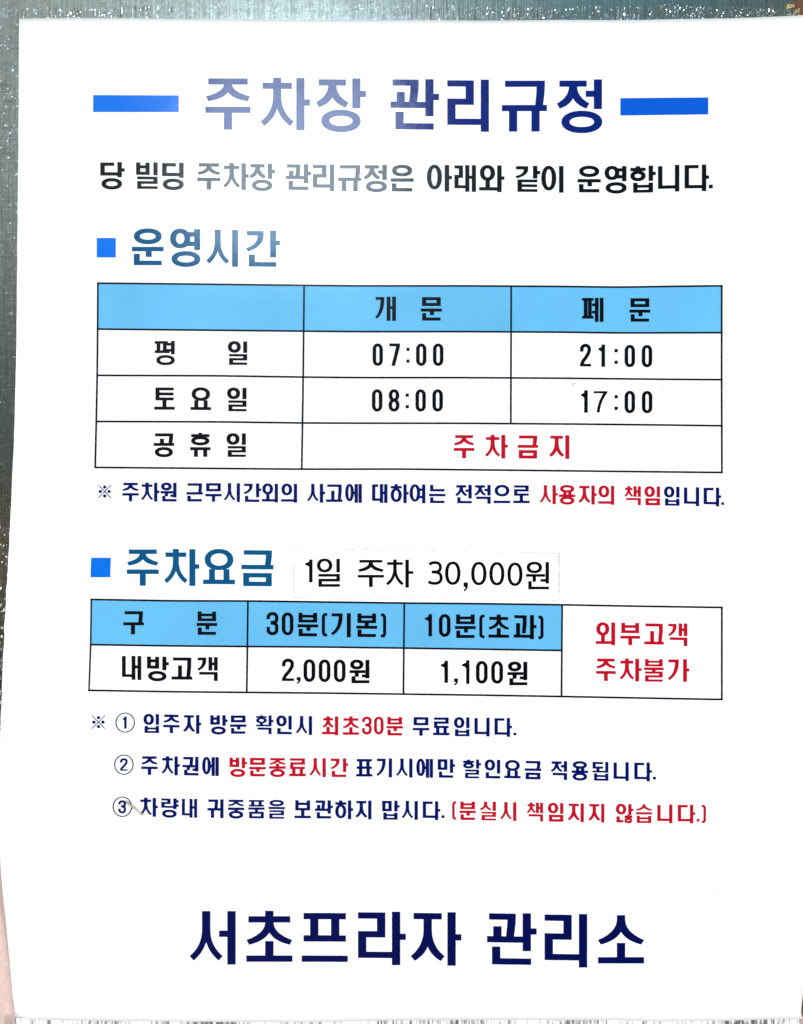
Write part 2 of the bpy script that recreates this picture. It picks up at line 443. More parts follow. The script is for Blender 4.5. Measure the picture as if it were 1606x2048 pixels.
        if u == 'ㅗ': cx = -8 if c == 'ㄱ' else 0; g.v(cx - tv/2, 23 if c == 'ㄱ' else yb - 14, yb + 1)
        if u == 'ㅛ':
            for q in (-20, 6): g.v(q, yb - 12, yb + 1)
        ib = yb - (7 if f == 'ㄴ' else 4.5)
        if c == 'ㄱ': g.giyeok_h(-37, 2 if f != 'ㅇ' else .5, 39, yb + 1, 2.6)
        elif c == 'ㅇ':
            g.ring(-37.6, -1.5 if u != 'ㅡ' else 0, 37.6, {'ㅜ': 41.5, 'ㅡ': 44, 'ㅛ': 39}[u] if f != 'ㄹ' else 34.5)
        elif c == 'ㅁ': g.con(c, -38.5, 1.5, 38.5, 38.5)
        elif c == 'ㅂ': g.con(c, -38.5, .7, 38.5, (41.2 if u == 'ㅜ' else 41) if f == 'ㄴ' else 33)
        elif c == 'ㅍ': t = g.th; g.th = 9.8; g.con(c, -39.5, 2, 39.5, 37); g.th = t
        elif c == 'ㄴ': g.con(c, -38, 2, 38, 37)
        elif c == 'ㅈ': g.R(-37.7, 1.5, 37.7, 1.5 + th*.94); g.legs(0, 1.5, 11, 22, 42, 28, 38, 36.5)
        elif c == 'ㅅ': g.legs(0, 1, 5, 19, 42.5, 27, 38, 35)
        # final
        if f == 'ㅇ': g.ring(-38, 58.5 if u != 'ㅜ' else 59.5, 38, 101.5)
        elif f == 'ㄴ': g.con('ㄴ', -37.8, fy0 if c != 'ㅇ' or u != 'ㅡ' else 70, 37.8, 98.5 if u != 'ㅡ' or c != 'ㅇ' else 100)
        elif f == 'ㅁ': g.con('ㅁ', -38.5, fy0, 38.5, 99.3)
        elif f == 'ㄹ': g.con('ㄹ', -38.5, fy0, 38.5, 100)
        elif f == 'ㅂ': g.con('ㅂ', -38, fy0, 38, 100)
        return g.p
    # mixed vowels
    ta = u in 'ㅘ'
    st = 22.8 if ta else 40.4 - tv
    if not f:
        g.v(st, 0, 100)
        if ta: g.R(st + tv - 1, 41, st + tv + tick, 41 + th)
        if u in 'ㅘㅚ':
            g.h(-44.5, st + 1, 81.5)
            g.v(-27.5 - tv/2 + 1 if c == 'ㄱ' else -12.8 - tv/2, 34 if c == 'ㄱ' else 55, 82.5)
        if u == 'ㅢ': g.h(-44, st + 1, 81.5)
        if u == 'ㅟ': g.h(-44.5, st + 1, 47); g.v(-17.5 - tv/2, 48, 99)
        if c == 'ㅇ': g.ring(-41.7, -1, 14.5, 58 if u != 'ㅢ' else 62)
        elif c == 'ㄱ':
            if u == 'ㅟ': g.giyeok_h(-39, 1.5, 12, 48, 2.4)
            else: g.giyeok_h(-42, 1.2, 9.3, 76, 3.2)
        elif c == 'ㅊ':
            cx = -12.5; g.R(cx - 25, 9, cx + 25, 9 + th); g.legs(cx, 0, 20.5, 40, 29, 51, 24, 60.5)
        return g.p
    g.v(st, 0, 71 if f == 'ㄴ' and ta else (78 if f == 'ㄴ' else 57.5))
    if ta: g.R(st + tv - 1, 28 if f == 'ㄴ' else 24, st + tv + tick, (28 if f == 'ㄴ' else 24) + th)
    if u == 'ㅝ':
        g.h(-43, st - 1.5, 43.5); g.v(-12.8 - tv/2, 44.5, 71.7); g.R(9, 61.6, st + 1, 61.6 + th)
        if c == 'ㅇ': g.ring(-40.6, -1, 15.4, 41)
        else: g.giyeok_h(-39, 1.5, 13, 44.5, 2)
        g.con('ㄴ', -34.6, 69, st + tv, 99)
    elif c == 'ㄱ':
        g.h(-43.8, st + 1, 43.6); g.v(-24.5 - tv/2, 25, 44.6); g.giyeok_h(-40, 1, 9.8, 44.6, 2.4)
        g.con('ㄴ', -34.5, 63, st + tv + .4, 96.5)
    elif c == 'ㅎ':
        g.R(-43.5, 49, st + 1, 58.5); g.v(-15 - tv/2, 40, 50)
        g.R(-22, -.5, -8, 6); g.R(-43, 4, 13, 13.5); g.ring(-43, 11, 13, 43, th=9.5)
        g.h(-35, st + tv, 64.5); g.v(st, 64.5, 100)
    elif c == 'ㄷ':
        g.R(-43.5, 47, st + 1, 57); g.v(-14 - tv/2, 34, 48)
        g.con('ㄷ', -42, 1, 13, 37)
        g.con('ㅂ', -34.5, 61.5, st + tv, 100)
    return g.p

def rrect_ring(x0, y0, x1, y1, w, r, th=None):
    """narrow 0: straight sides, round ends"""
    g = Glyph(); n = 8; th = th or w*.88
    def path(a0, b0, a1, b1, rr, ry):
        o = []
        for cx, cy, s0 in ((a1-rr, b1-ry, 0), (a0+rr, b1-ry, 90), (a0+rr, b0+ry, 180), (a1-rr, b0+ry, 270)):
            o += arc(cx, cy, rr, ry, s0, s0 + 90, n)
        return o
    o = path(x0, y0, x1, y1, r, r*1.15); q = path(x0+w, y0+th, x1-w, y1-th, max(r-w, 2), max(r*1.15-th, 2))
    return [[o[i], o[(i+1) % len(o)], q[(i+1) % len(o)], q[i]] for i in range(len(o))]

def digit(ch, w=46.0, t=13.4):
    """bold narrow numerals: 0..w wide, 0..100 high"""
    if ch == '0': return rrect_ring(0, 0, w, 100, t, w*.49)
    if ch == '1': return [[(w*.63 - w*.0, 0), (w, 0), (w, 100), (w - t*1.0, 100), (w - t*1.0, 0)]] + [[(w, 0), (w - t*.9, 3), (w - t*1.0, 33), (w, 33)],
                         bez((w - 3, 0), (w*.52, 12), (0, 17), 6) + [(0, 26)] + bez((w*.18, 26), (w - t*1.5, 25), (w - t, 34), 4)]
    if ch == '7': return [[(0, 0), (w, 0), (w, 13), (0, 13)], [(w - t*1.05, 12), (w, 12), (w*.52, 100), (w*.19, 100)]]
    if ch == '2':
        pts = [(t/2, 34), (t/2, 26)] + arc(w/2, 22, w/2 - t/2, 16, 180, 360, 12)[1:] + [(w - t/2 - .6, 30)] + bez((w - t/2 - 1, 33), (w*.70, 51), (w*.32, 73), 6) + bez((w*.30, 74), (t/2 + 1, 86), (t/2, 93), 5)
        return stroke(pts, t*.97) + [[(0, 88), (w, 88), (w, 100), (0, 100)]]
    if ch == '3':
        a = [(t/2, 31), (t/2, 24)] + arc(w/2, 21.5, w/2 - t/2, 15.5, 180, 360, 12)[1:] + [(w - t/2, 32)] + bez((w - t/2, 33), (w - t/2, 45), (w*.35, 46), 5)
        b_ = bez((w*.35, 47), (w - t/2, 48), (w - t/2, 61), 5) + [(w - t/2, 76)] + arc(w/2, 78.5, w/2 - t/2, 15.5, 0, 180, 12)[1:] + [(t/2, 64)]
        return stroke(a, t*.94) + stroke(b_, t*.94)
    if ch == '8':
        return rrect_ring(1, 0, w - 1, 54, t, w*.46) + rrect_ring(0, 43, w, 100, t, w*.48)
    raise ValueError(ch)

# ------------------------------------------------------------------ background: stone wall, steel plate, post
def box(name, x0, y0, x1, y1, dfront, dback, m, parent=None, bevel=.0008):
    v = [P3(x, y, d) for d in (dfront, dback) for x, y in ((x0, y0), (x1, y0), (x1, y1), (x0, y1))]
    f = [(0, 3, 2, 1), (4, 5, 6, 7), (0, 1, 5, 4), (1, 2, 6, 5), (2, 3, 7, 6), (3, 0, 4, 7)]
    o = mesh_obj(name, v, f, m, parent)
    if bevel:
        bm = o.modifiers.new('bevel', 'BEVEL'); bm.width = bevel; bm.segments = 2
    return o

M_stone, nt, b = mat('pink_stone')
tc = nt.nodes.new('ShaderNodeTexCoord')
n = nt.nodes.new('ShaderNodeTexNoise'); n.inputs['Scale'].default_value = 350; n.inputs['Detail'].default_value = 6; n.inputs['Roughness'].default_value = .7
nt.links.new(tc.outputs['Object'], n.inputs['Vector'])
r = ramp(nt, [(.3, (.54, .38, .34)), (.55, (.62, .46, .42)), (.75, (.70, .55, .51))])
nt.links.new(n.outputs[0], r.inputs[0]); nt.links.new(r.outputs[0], b.inputs['Base Color']); b.inputs['Roughness'].default_value = .35

M_steel, nt, b = mat('brushed_steel')
tc = nt.nodes.new('ShaderNodeTexCoord'); mp = nt.nodes.new('ShaderNodeMapping'); mp.inputs['Scale'].default_value = (1400, 1, 22)
n = nt.nodes.new('ShaderNodeTexNoise'); n.inputs['Scale'].default_value = 1; n.inputs['Detail'].default_value = 5; n.inputs['Roughness'].default_value = .65
nt.links.new(tc.outputs['Object'], mp.inputs[0]); nt.links.new(mp.outputs[0], n.inputs['Vector'])
r = ramp(nt, [(.32, (.58, .60, .58)), (.68, (.98, .98, .97))])
n3 = nt.nodes.new('ShaderNodeTexNoise'); n3.inputs['Scale'].default_value = 320; n3.inputs['Detail'].default_value = 5; n3.inputs['Roughness'].default_value = .7
nt.links.new(tc.outputs['Object'], n3.inputs['Vector'])
r3 = ramp(nt, [(.35, (.78, .80, .78)), (.65, (1, 1, 1))]); nt.links.new(n3.outputs[0], r3.inputs[0])
mu = nt.nodes.new('ShaderNodeMix'); mu.data_type = 'RGBA'; mu.blend_type = 'MULTIPLY'; mu.inputs[0].default_value = 1
nt.links.new(n.outputs[0], r.inputs[0]); nt.links.new(r.outputs[0], mu.inputs[6]); nt.links.new(r3.outputs[0], mu.inputs[7]); nt.links.new(mu.outputs[2], b.inputs['Base Color'])
b.inputs['Metallic'].default_value = 1; b.inputs['Roughness'].default_value = .12
n2 = nt.nodes.new('ShaderNodeTexNoise'); n2.inputs['Scale'].default_value = 900; n2.inputs['Detail'].default_value = 3
nt.links.new(tc.outputs['Object'], n2.inputs['Vector'])
mxn = nt.nodes.new('ShaderNodeMath'); mxn.operation = 'MULTIPLY_ADD'; mxn.inputs[1].default_value = .35
nt.links.new(n2.outputs[0], mxn.inputs[0]); nt.links.new(n.outputs[0], mxn.inputs[2])
bp = nt.nodes.new('ShaderNodeBump'); bp.inputs['Strength'].default_value = .12; bp.inputs['Distance'].default_value = .0003
nt.links.new(mxn.outputs[0], bp.inputs['Height']); nt.links.new(bp.outputs[0], b.inputs['Normal'])

wall = box('stone_wall', -2600, -3400, 4200, 5200, -.006, -.10, M_stone, bevel=0)
tag(wall, 'pinkish stone wall showing beside the lower corners of the white notice', 'wall')
plate = box('steel_plate', -900, -900, 2500, 1690, -.0022, -.0058, M_steel)
tag(plate, 'brushed grey green steel plate behind the white notice', 'steel plate')
M_post = plain('brown_paint', (.105, .045, .022), .45)
post = box('wooden_post', 1589.5, -900, 1700, 2036, -.0016, -.0021, M_post, bevel=.0002)
tag(post, 'dark brown vertical strip along the right edge of the steel plate', 'post')

# ------------------------------------------------------------------ the notice
notice = empty('parking_notice', P3(803, 2041, 0))
tag(notice, 'large white parking rules notice with blue headings and two ruled tables', 'notice')

XL = [(0, 38.5), (37, 38.5), (300, 36.5), (500, 34.5), (660, 33), (800, 30.5), (900, 27), (1000, 22.5), (1100, 17.5), (1250, 9), (1350, 5), (1450, 1.5), (1520, -1.5), (1650, -2.5), (1740, -1), (1800, 3), (1860, 8.5), (1920, 13), (1980, 17.5), (2020, 22), (2042, 27)]
XR = [(0, 1640), (1800, 1618), (1940, 1609), (1985, 1606.5), (2010, 1603.5), (2030, 1602), (2042, 1606)]
YT = [(38, 37.5), (75, 36.8), (150, 35.8), (260, 36.5), (400, 38.2), (560, 39.2), (680, 40.2), (820, 40.2), (1000, 41.3), (1120, 39.6), (1250, 40), (1360, 38.3), (1430, 37), (1500, 35.3), (1606, 30.3), (1640, 28.5)]
YB = [(20, 2041), (60, 2040), (300, 2043), (480, 2044), (600, 2045), (800, 2041), (1000, 2040), (1250, 2040.5), (1300, 2043), (1450, 2041), (1606, 2038)]

def sheet_depth(x, y):
    """metres in front of the print plane: the lower left edge rolls back a little"""
    e = x - smooth_knots(XL, y)
    a = max(0.0, min(1.0, (y - 1560) / 420)); a = a*a*(3-2*a)
    q = max(0.0, 1 - e / 52.0)
    d = -.0056 * a * q ** 2.4
    return d

def rows_cols():
    fx = [0, .0015, .003, .0045, .006, .008, .010, .0125, .015, .018, .022, .03] + [.05 + .95*i/110 for i in range(111)]
    fy = [i/150 for i in range(151)]
    return fx, fy
fx, fy = rows_cols()
v, f = [], []
for j in fy:
    for i in fx:
        y = 38 + (2041 - 38) * j
        xl, xr = smooth_knots(XL, y), lerp_knots(XR, y)
        jit = 0
        if i == 0: jit = random.uniform(-.35, .35) + (random.uniform(-.7, .7) if 1080 < y < 1500 else 0)
        x = xl + (xr - xl) * i + jit
        yt, yb = smooth_knots(YT, x), smooth_knots(YB, x)
        yy = yt + (yb - yt) * j
        if j == 0: yy += random.uniform(-.25, .25)
        if j == 1: yy += random.uniform(-.5, .5)
        v.append(P3(x, yy, sheet_depth(x, yy)))
nx = len(fx)
for a in range(len(fy) - 1):
    for c in range(nx - 1):
        k = a*nx + c; f.append((k, k + nx, k + nx + 1, k + 1))
sheet = mesh_obj('paper_sheet', v, f, M_paper, notice, smooth=True)
sm = sheet.modifiers.new('thickness', 'SOLIDIFY'); sm.thickness = .0005; sm.offset = -1

# clear film margin of the laminated sheet: crinkled, lies on the steel
M_film = bpy.data.materials.new('clear_film'); M_film.use_nodes = True
nt = M_film.node_tree; nt.nodes.clear()
out = nt.nodes.new('ShaderNodeOutputMaterial')
tr = nt.nodes.new('ShaderNodeBsdfTransparent'); tr.inputs[0].default_value = (.97, .97, .97, 1)
gs = nt.nodes.new('ShaderNodeBsdfGlossy'); gs.inputs['Roughness'].default_value = .10; gs.inputs[0].default_value = (.95, .97, .97, 1)
mx1 = nt.nodes.new('ShaderNodeMixShader'); fr = nt.nodes.new('ShaderNodeFresnel'); fr.inputs[0].default_value = 1.72
tc = nt.nodes.new('ShaderNodeTexCoord')
mp = nt.nodes.new('ShaderNodeMapping'); mp.inputs['Scale'].default_value = (620, 620, 190)
n1 = nt.nodes.new('ShaderNodeTexNoise'); n1.inputs['Scale'].default_value = 1; n1.inputs['Detail'].default_value = 3; n1.inputs['Roughness'].default_value = .6
nt.links.new(tc.outputs['Object'], mp.inputs[0]); nt.links.new(mp.outputs[0], n1.inputs['Vector'])
bp = nt.nodes.new('ShaderNodeBump'); bp.inputs['Distance'].default_value = .0012
nm = nt.nodes.new('ShaderNodeTexNoise'); nm.inputs['Scale'].default_value = 70; nm.inputs['Detail'].default_value = 4
nt.links.new(tc.outputs['Object'], nm.inputs['Vector'])
rm = ramp(nt, [(.42, (.03, .03, .03)), (.62, (1, 1, 1))]); nt.links.new(nm.outputs[0], rm.inputs[0]); nt.links.new(rm.outputs[0], bp.inputs['Strength'])
nt.links.new(n1.outputs[0], bp.inputs['Height']); nt.links.new(bp.outputs[0], gs.inputs['Normal']); nt.links.new(bp.outputs[0], fr.inputs['Normal'])
nt.links.new(fr.outputs[0], mx1.inputs[0]); nt.links.new(tr.outputs[0], mx1.inputs[1]); nt.links.new(gs.outputs[0], mx1.inputs[2])
nt.links.new(mx1.outputs[0], out.inputs[0])

M_film_thin = M_film.copy(); M_film_thin.name = 'smooth_clear_film'
for q in M_film_thin.node_tree.nodes:
    if q.type == 'BUMP': q.inputs['Distance'].default_value = .0004

def film_strip(name, pts_in, pts_out, m, amp, n_across=6):
    """crinkled strip between two edge lines (lists of sheet points of equal length)"""
    v, f = [], []; w_ = n_across + 1
    for (a, b_) in zip(pts_in, pts_out):
        for k in range(w_):
            t = k / n_across
            v.append(P3(a[0] + (b_[0]-a[0])*t, a[1] + (b_[1]-a[1])*t, -.0009 + random.uniform(-amp, amp)))
    for i in range(len(pts_in) - 1):
        for k in range(n_across):
            q = i*w_ + k; f.append((q, q+1, q+1+w_, q+w_))
    o = mesh_obj(name, v, f, m, notice, smooth=True)
    return o
def wrinkled_film(name, n_long, n_across, pin, pout, amp, m, along=.16):
    """film margin pulled into sharp little creases that run across the strip"""
    v, f = [], []; w_ = n_across + 1
    for i in range(n_long + 1):
        a, b_ = pin(i), pout(i); A = amp(a, i); dcol = random.uniform(-A, A); base = dcol
        for k in range(w_):
            t = k / n_across
            fade = 1 if 0 < k < n_across else .6
            if random.random() < .22: base = dcol + random.uniform(-A, A)*.8
            v.append(P3(a[0] + (b_[0]-a[0])*t, a[1] + (b_[1]-a[1])*t, -.0011 + base*fade + random.uniform(-A, A)*along))
    for i in range(n_long):
        for k in range(n_across):
            q = i*w_ + k; f.append((q, q+1, q+1+w_, q+w_))
    return mesh_obj(name, v, f, m, notice)
def amp_top(a, i):
    x = a[0]
    return .00029 * lerp_knots([(-20, .6), (60, .9), (130, 1.15), (300, 1.0), (380, .5), (600, .28), (790, .25), (840, .75), (1000, .95), (1400, .9), (1600, 1)], x)
M_crease = M_film.copy(); M_crease.name = 'creased_clear_film'
for q in M_crease.node_tree.nodes:
    if q.type == 'BUMP': q.inputs['Distance'].default_value = .00008
    if q.type == 'BSDF_GLOSSY': q.inputs['Roughness'].default_value = .09
X = lambda i: -20 + 2.7*i
wrinkled_film('film_margin', 600, 8, lambda i: (X(i), smooth_knots(YT, max(X(i), 38)) + 3), lambda i: (X(i) + random.uniform(-.8, .8), 12 + 3*math.sin(X(i)*.013) + 2*math.sin(X(i)*.041) + random.uniform(-1.5, 1.5)), amp_top, M_crease)
Y = lambda i: 34 + 3.2*i
wrinkled_film('film_margin', 455, 14, lambda i: (smooth_knots(XL, Y(i)) + 3, Y(i)), lambda i: (-24, Y(i)), lambda a, i: (.00009 if a[1] < 330 else .00007) if a[1] < 1050 else .00013, M_crease, along=.9)

# milky bottom margin, shade of its creases painted into the colour as dark streaks
M_milk, nt, b = mat('milky_film')
tc = nt.nodes.new('ShaderNodeTexCoord'); mp = nt.nodes.new('ShaderNodeMapping'); mp.inputs['Scale'].default_value = (620, 1, 90); mp.inputs['Rotation'].default_value = (0, .25, 0)
n = nt.nodes.new('ShaderNodeTexNoise'); n.inputs['Scale'].default_value = 1; n.inputs['Detail'].default_value = 3; n.inputs['Roughness'].default_value = .6
n0 = nt.nodes.new('ShaderNodeTexNoise'); n0.inputs['Scale'].default_value = 38; n0.inputs['Detail'].default_value = 2
nt.links.new(tc.outputs['Object'], mp.inputs[0]); nt.links.new(mp.outputs[0], n.inputs['Vector']); nt.links.new(tc.outputs['Object'], n0.inputs['Vector'])
ma = nt.nodes.new('ShaderNodeMath'); ma.operation = 'MULTIPLY_ADD'; ma.inputs[1].default_value = .55
nt.links.new(n0.outputs[0], ma.inputs[0]); nt.links.new(n.outputs[0], ma.inputs[2])
r = ramp(nt, [(.70, (.80, .80, .81)), (.79, (.60, .59, .61)), (.88, (.20, .195, .20)), (.97, (.10, .09, .09))])
nt.links.new(ma.outputs[0], r.inputs[0]); nt.links.new(r.outputs[0], b.inputs['Base Color']); b.inputs['Roughness'].default_value = .3
xs = [27 + 4*i for i in range(394)]
film_strip('film_margin', [(x, smooth_knots(YB, x) - 3) for x in xs], [(x, 2066 + 3*math.sin(x*.05)) for x in xs], M_milk, .00015)

# ------------------------------------------------------------------ printing on the sheet
D_FILL, D_RULE, D_INK = .00006, .00010, .00015
GAIN = 1.0                       # ink spreads a little on the paper
def put_text(pr, chars, knots, u, style=(14.4, 10.9, 10.5), ux=None):
    """chars: (syllable, centre x); knots: top line of the letters along x"""
    ux = ux or u
    style = (style[0] + GAIN/u, style[1] + GAIN/u, style[2])
    for ch, cx in chars:
        def fn(a, b_, cx=cx):
            x = cx + a*ux; return x, smooth_knots(knots, x) + b_*u
        st_ = style if ch not in '폐평래개객책내할습품을불빌확됩' else (style[0] - .6*GAIN/u, style[1] - .6*GAIN/u, style[2])
        pr.add(hangul(ch, *st_), fn, D_INK)
def put_digit(pr, ch, x0, x1, y0, y1, t=13.4, polys=None):
    h = y1 - y0; wu = (x1 - x0) / h * 100
    pr.add(polys or digit(ch, wu, t + GAIN*100/h), lambda a, b_: (x0 + a*h/100, y0 + b_*h/100), D_INK)
def put_rect(pr, x0, y0, x1, y1, d=D_INK): pr.add([[(x0, y0), (x1, y0), (x1, y1), (x0, y1)]], lambda a, b_: (a, b_), d)
def put_poly(pr, p, d=D_INK): pr.add([p], lambda a, b_: (a, b_), d)

# title with its two bars
pr = Print()
put_text(pr, [('주', 456), ('차', 569.4), ('장', 681.3), ('관', 827), ('리', 935.5), ('규', 1048.8), ('정', 1161.6)],
         [(456, 155.6), (600, 156), (712, 157), (865, 158.6), (970, 159.4), (1200, 158.8)], 1.044)
pr.build('title_text', M_title, notice)
for q, m in (([(186.7, 190.2), (357.4, 191), (357, 224.2), (186.4, 224.2)], M_blue), ([(1241, 196.4), (1416.4, 194.9), (1416.2, 229), (1240.8, 231.2)], M_blue2)):
    pr = Print(); put_poly(pr, q); pr.build('title_bar', m, notice)
# opening sentence
pr = Print()
put_text(pr, [('당', 223), ('빌', 293.5), ('딩', 345.5), ('주', 417.8), ('차', 471), ('장', 523.6), ('관', 595.6), ('리', 646.7), ('규', 699.4), ('정', 751.7), ('은', 804.2),
              ('아', 877.5), ('래', 929.9), ('와', 982.2), ('같', 1054), ('이', 1105.2), ('운', 1178.3), ('영', 1231.2), ('합', 1285.3), ('니', 1336.9), ('다', 1391.7)],
         [(223, 324), (471, 326.4), (647, 329), (878, 329.7), (1105, 332), (1231, 332.3), (1290, 331.8), (1337, 330), (1392, 329)], .535)
put_rect(pr, 1417.8, 369.3, 1425.4, 376.9)
pr.build('opening_sentence', M_black, notice)
# section bullets and headings
for q in ([(193.7, 476), (231.6, 476), (231.4, 515), (193.6, 515)], [(182.4, 1115.4), (221.6, 1115.4), (220.4, 1154.6), (181.2, 1154.6)]):
    pr = Print(); put_poly(pr, q); pr.build('section_bullet', M_blue, notice)
pr = Print(); put_text(pr, [('운', 295.6), ('영', 370.5), ('시', 446.2), ('간', 524)], [(295, 458), (390, 458.3), (460, 460), (540, 461.2)], .735); pr.build('section_heading', M_teal, notice)
pr = Print(); put_text(pr, [('주', 285.6), ('차', 362.4), ('요', 438.1), ('금', 515)], [(285, 1098), (380, 1098.2), (440, 1098.3), (530, 1099.3)], .738); pr.build('section_heading', M_teal, notice)

# tables
def hline(pr, kn, w_):
    n = max(2, int((kn[-1][0] - kn[0][0]) / 25)); xs = [kn[0][0] - w_/2 + (kn[-1][0] - kn[0][0] + w_)*i/n for i in range(n+1)]
    return [[(xs[i], smooth_knots(kn, xs[i]) - w_/2), (xs[i+1], smooth_knots(kn, xs[i+1]) - w_/2), (xs[i+1], smooth_knots(kn, xs[i+1]) + w_/2), (xs[i], smooth_knots(kn, xs[i]) + w_/2)] for i in range(n)]
def vline(kn, w_): return stroke(kn, w_)
def fill(pr, top, bot, left, right):
    n = 24; P = []
    for i in range(n+1):
        xa = left[0] + (right[0]-left[0])*i/n; xb = left[1] + (right[1]-left[1])*i/n
        P.append(((xa, smooth_knots(top, xa)), (xb, smooth_knots(bot, xb))))
    pr.add([[P[i][0], P[i+1][0], P[i+1][1], P[i][1]] for i in range(n)], lambda a, b_: (a, b_), D_FILL)

T1 = [[(195.8, 566.4), (350, 567.8), (608, 570.8), (720, 571.8), (920, 571.8), (1130, 573), (1240, 574.4), (1330, 573), (1443.5, 571.6)],
      [(195.4, 658.2), (608, 662.4), (720, 663.4), (920, 663.3), (1130, 664.4), (1240, 666), (1443.5, 665.4)],
      [(194.4, 750.8), (430, 751.6), (606, 754.2), (720, 755.3), (920, 755.3), (1130, 756.5), (1330, 758.6), (1443.5, 759.4)],
      [(192.6, 843), (440, 843.8), (605, 846), (720, 846.4), (920, 846.6), (1130, 848), (1330, 850), (1443.5, 851.6)],
      [(190.5, 934.8), (603.5, 938.4), (803, 938.2), (1020, 940.4), (1250, 943), (1443.5, 945)]]
pr = Print()
P = []
for kn in T1: P += hline(pr, kn, 3.8)
P += vline([(195.8, 565), (195.4, 658), (194.4, 751), (192.6, 843), (190.4, 936)], 3.6)
P += vline([(608.3, 571), (606.4, 754), (605, 846), (603.5, 938)], 3.6)
P += vline([(1022.4, 572), (1021.6, 848)], 3.6)
P += vline([(1443.4, 570.5), (1443.2, 760), (1443.8, 946)], 3.7)
pr.add(P, lambda a, b_: (a, b_), D_RULE)
tab = pr.build('hours_table', M_grid, notice)
for l, r_ in (((195.8, 195.4), (608.3, 607.4)), ((608.3, 607.4), (1022.4, 1022.1)), ((1022.4, 1022.1), (1443.4, 1443.3))):
    pr = Print(); fill(pr, T1[0], T1[1], l, r_); pr.build('header_cell', M_sky, tab)
pr = Print()
put_text(pr, [('개', 771.9), ('문', 862.7)], [(771, 593.3), (870, 593.6)], .485)
pr.build('header_text', M_black, tab); pr = Print()
put_text(pr, [('폐', 1187.1), ('문', 1279.7)], [(1187, 595.6), (1290, 595.8)], .484)
pr.build('header_text', M_black, tab)
pr = Print()
put_text(pr, [('평', 330.2)], [(330, 681.7), (490, 682.8)], .474); pr.build('row_label', M_soft, tab); pr = Print(); put_text(pr, [('일', 475.2)], [(330, 681.7), (490, 682.8)], .474); pr.build('row_label', M_soft, tab)
pr = Print()
put_text(pr, [('토', 328.9), ('요', 401.7), ('일', 473.7)], [(330, 774.2), (490, 775.7)], .474); pr.build('row_label', M_soft, tab)
pr = Print()
put_text(pr, [('공', 327.8), ('휴', 400.5), ('일', 472.5)], [(330, 866.4), (490, 866.8)], .474); pr.build('row_label', M_soft, tab)
def clock(items, y0, y1, colon, ys):
    pr = Print()
    for ch, a, b_, dy in items: put_digit(pr, ch, a, b_, y0 + dy, y1 + dy)
    for ya, yb in ys: put_rect(pr, colon[0], ya, colon[1], yb)
    pr.build('opening_time', M_black, tab)
clock([('0', 745.3, 765.8, 0), ('7', 778.8, 800, 0), ('0', 832.2, 852.7, 0), ('0', 865.9, 886.8, 0)], 686.9, 732, (813, 818.9), ((695.4, 702.2), (719, 725.6)))
clock([('0', 743.9, 764.7, 0), ('8', 777.1, 798.9, 0), ('0', 831, 851.6, 0), ('0', 864.9, 885.7, 0)], 778.5, 823.3, (811.3, 817.7), ((787, 793.6), (810.2, 816.8)))
clock([('2', 1160, 1182, -1.5), ('1', 1197, 1210, -.6), ('0', 1249.2, 1270, 0), ('0', 1283.5, 1304.3, .2)], 689.6, 734.5, (1229, 1235.6), ((697.8, 704.7), (721.3, 727.9)))
clock([('1', 1162.4, 1175.4, -1), ('0', 1249.2, 1270, 0), ('0', 1283.8, 1304.6, .1)], 781.6, 826.6, (1229, 1235.6), ((790, 796.8), (813.3, 820)))
pr = Print(); put_text(pr, [('주', 928.2), ('차', 992.1), ('금', 1055.8), ('지', 1119.4)], [(928, 869.6), (1000, 869.7), (1140, 870.6)], .474); pr.build('closed_text', M_red, tab)

T2 = [[(182.6, 1198.8), (339, 1201.6), (496, 1202), (570, 1203), (690, 1204.6), (808, 1206.2), (960, 1207.4), (1124, 1209.6), (1250, 1212), (1443.8, 1215)],
      [(181.4, 1289.2), (340, 1291.8), (494.8, 1293), (660, 1294.2), (807.7, 1296.2), (1000, 1299), (1123.6, 1301)],
      [(178, 1380.6), (339, 1383.4), (493.5, 1384.8), (650, 1386.2), (806.8, 1388.2), (970, 1390.4), (1123, 1393), (1443.8, 1399)]]
pr = Print(); P = []
for kn in T2: P += hline(pr, kn, 3.8)
P += vline([(182.7, 1197.5), (181.4, 1289), (178, 1382)], 3.3)
P += vline([(495.9, 1202), (494.8, 1293), (493.5, 1385)], 3.6)
P += vline([(808.6, 1206), (807.7, 1296), (806.8, 1388)], 3.6)
P += vline([(1124.4, 1209.5), (1123.6, 1300), (1123, 1393)], 3.6)
P += vline([(1443.6, 1213.5), (1443.6, 1400.4)], 3.7)
pr.add(P, lambda a, b_: (a, b_), D_RULE)
tab2 = pr.build('fee_table', M_grid, notice)
for l, r_ in (((182.6, 181.4), (495.9, 494.8)), ((495.9, 494.8), (808.6, 807.7)), ((808.6, 807.7), (1124.4, 1123.6))):
    pr = Print(); fill(pr, T2[0], T2[1], l, r_); pr.build('header_cell', M_sky, tab2)
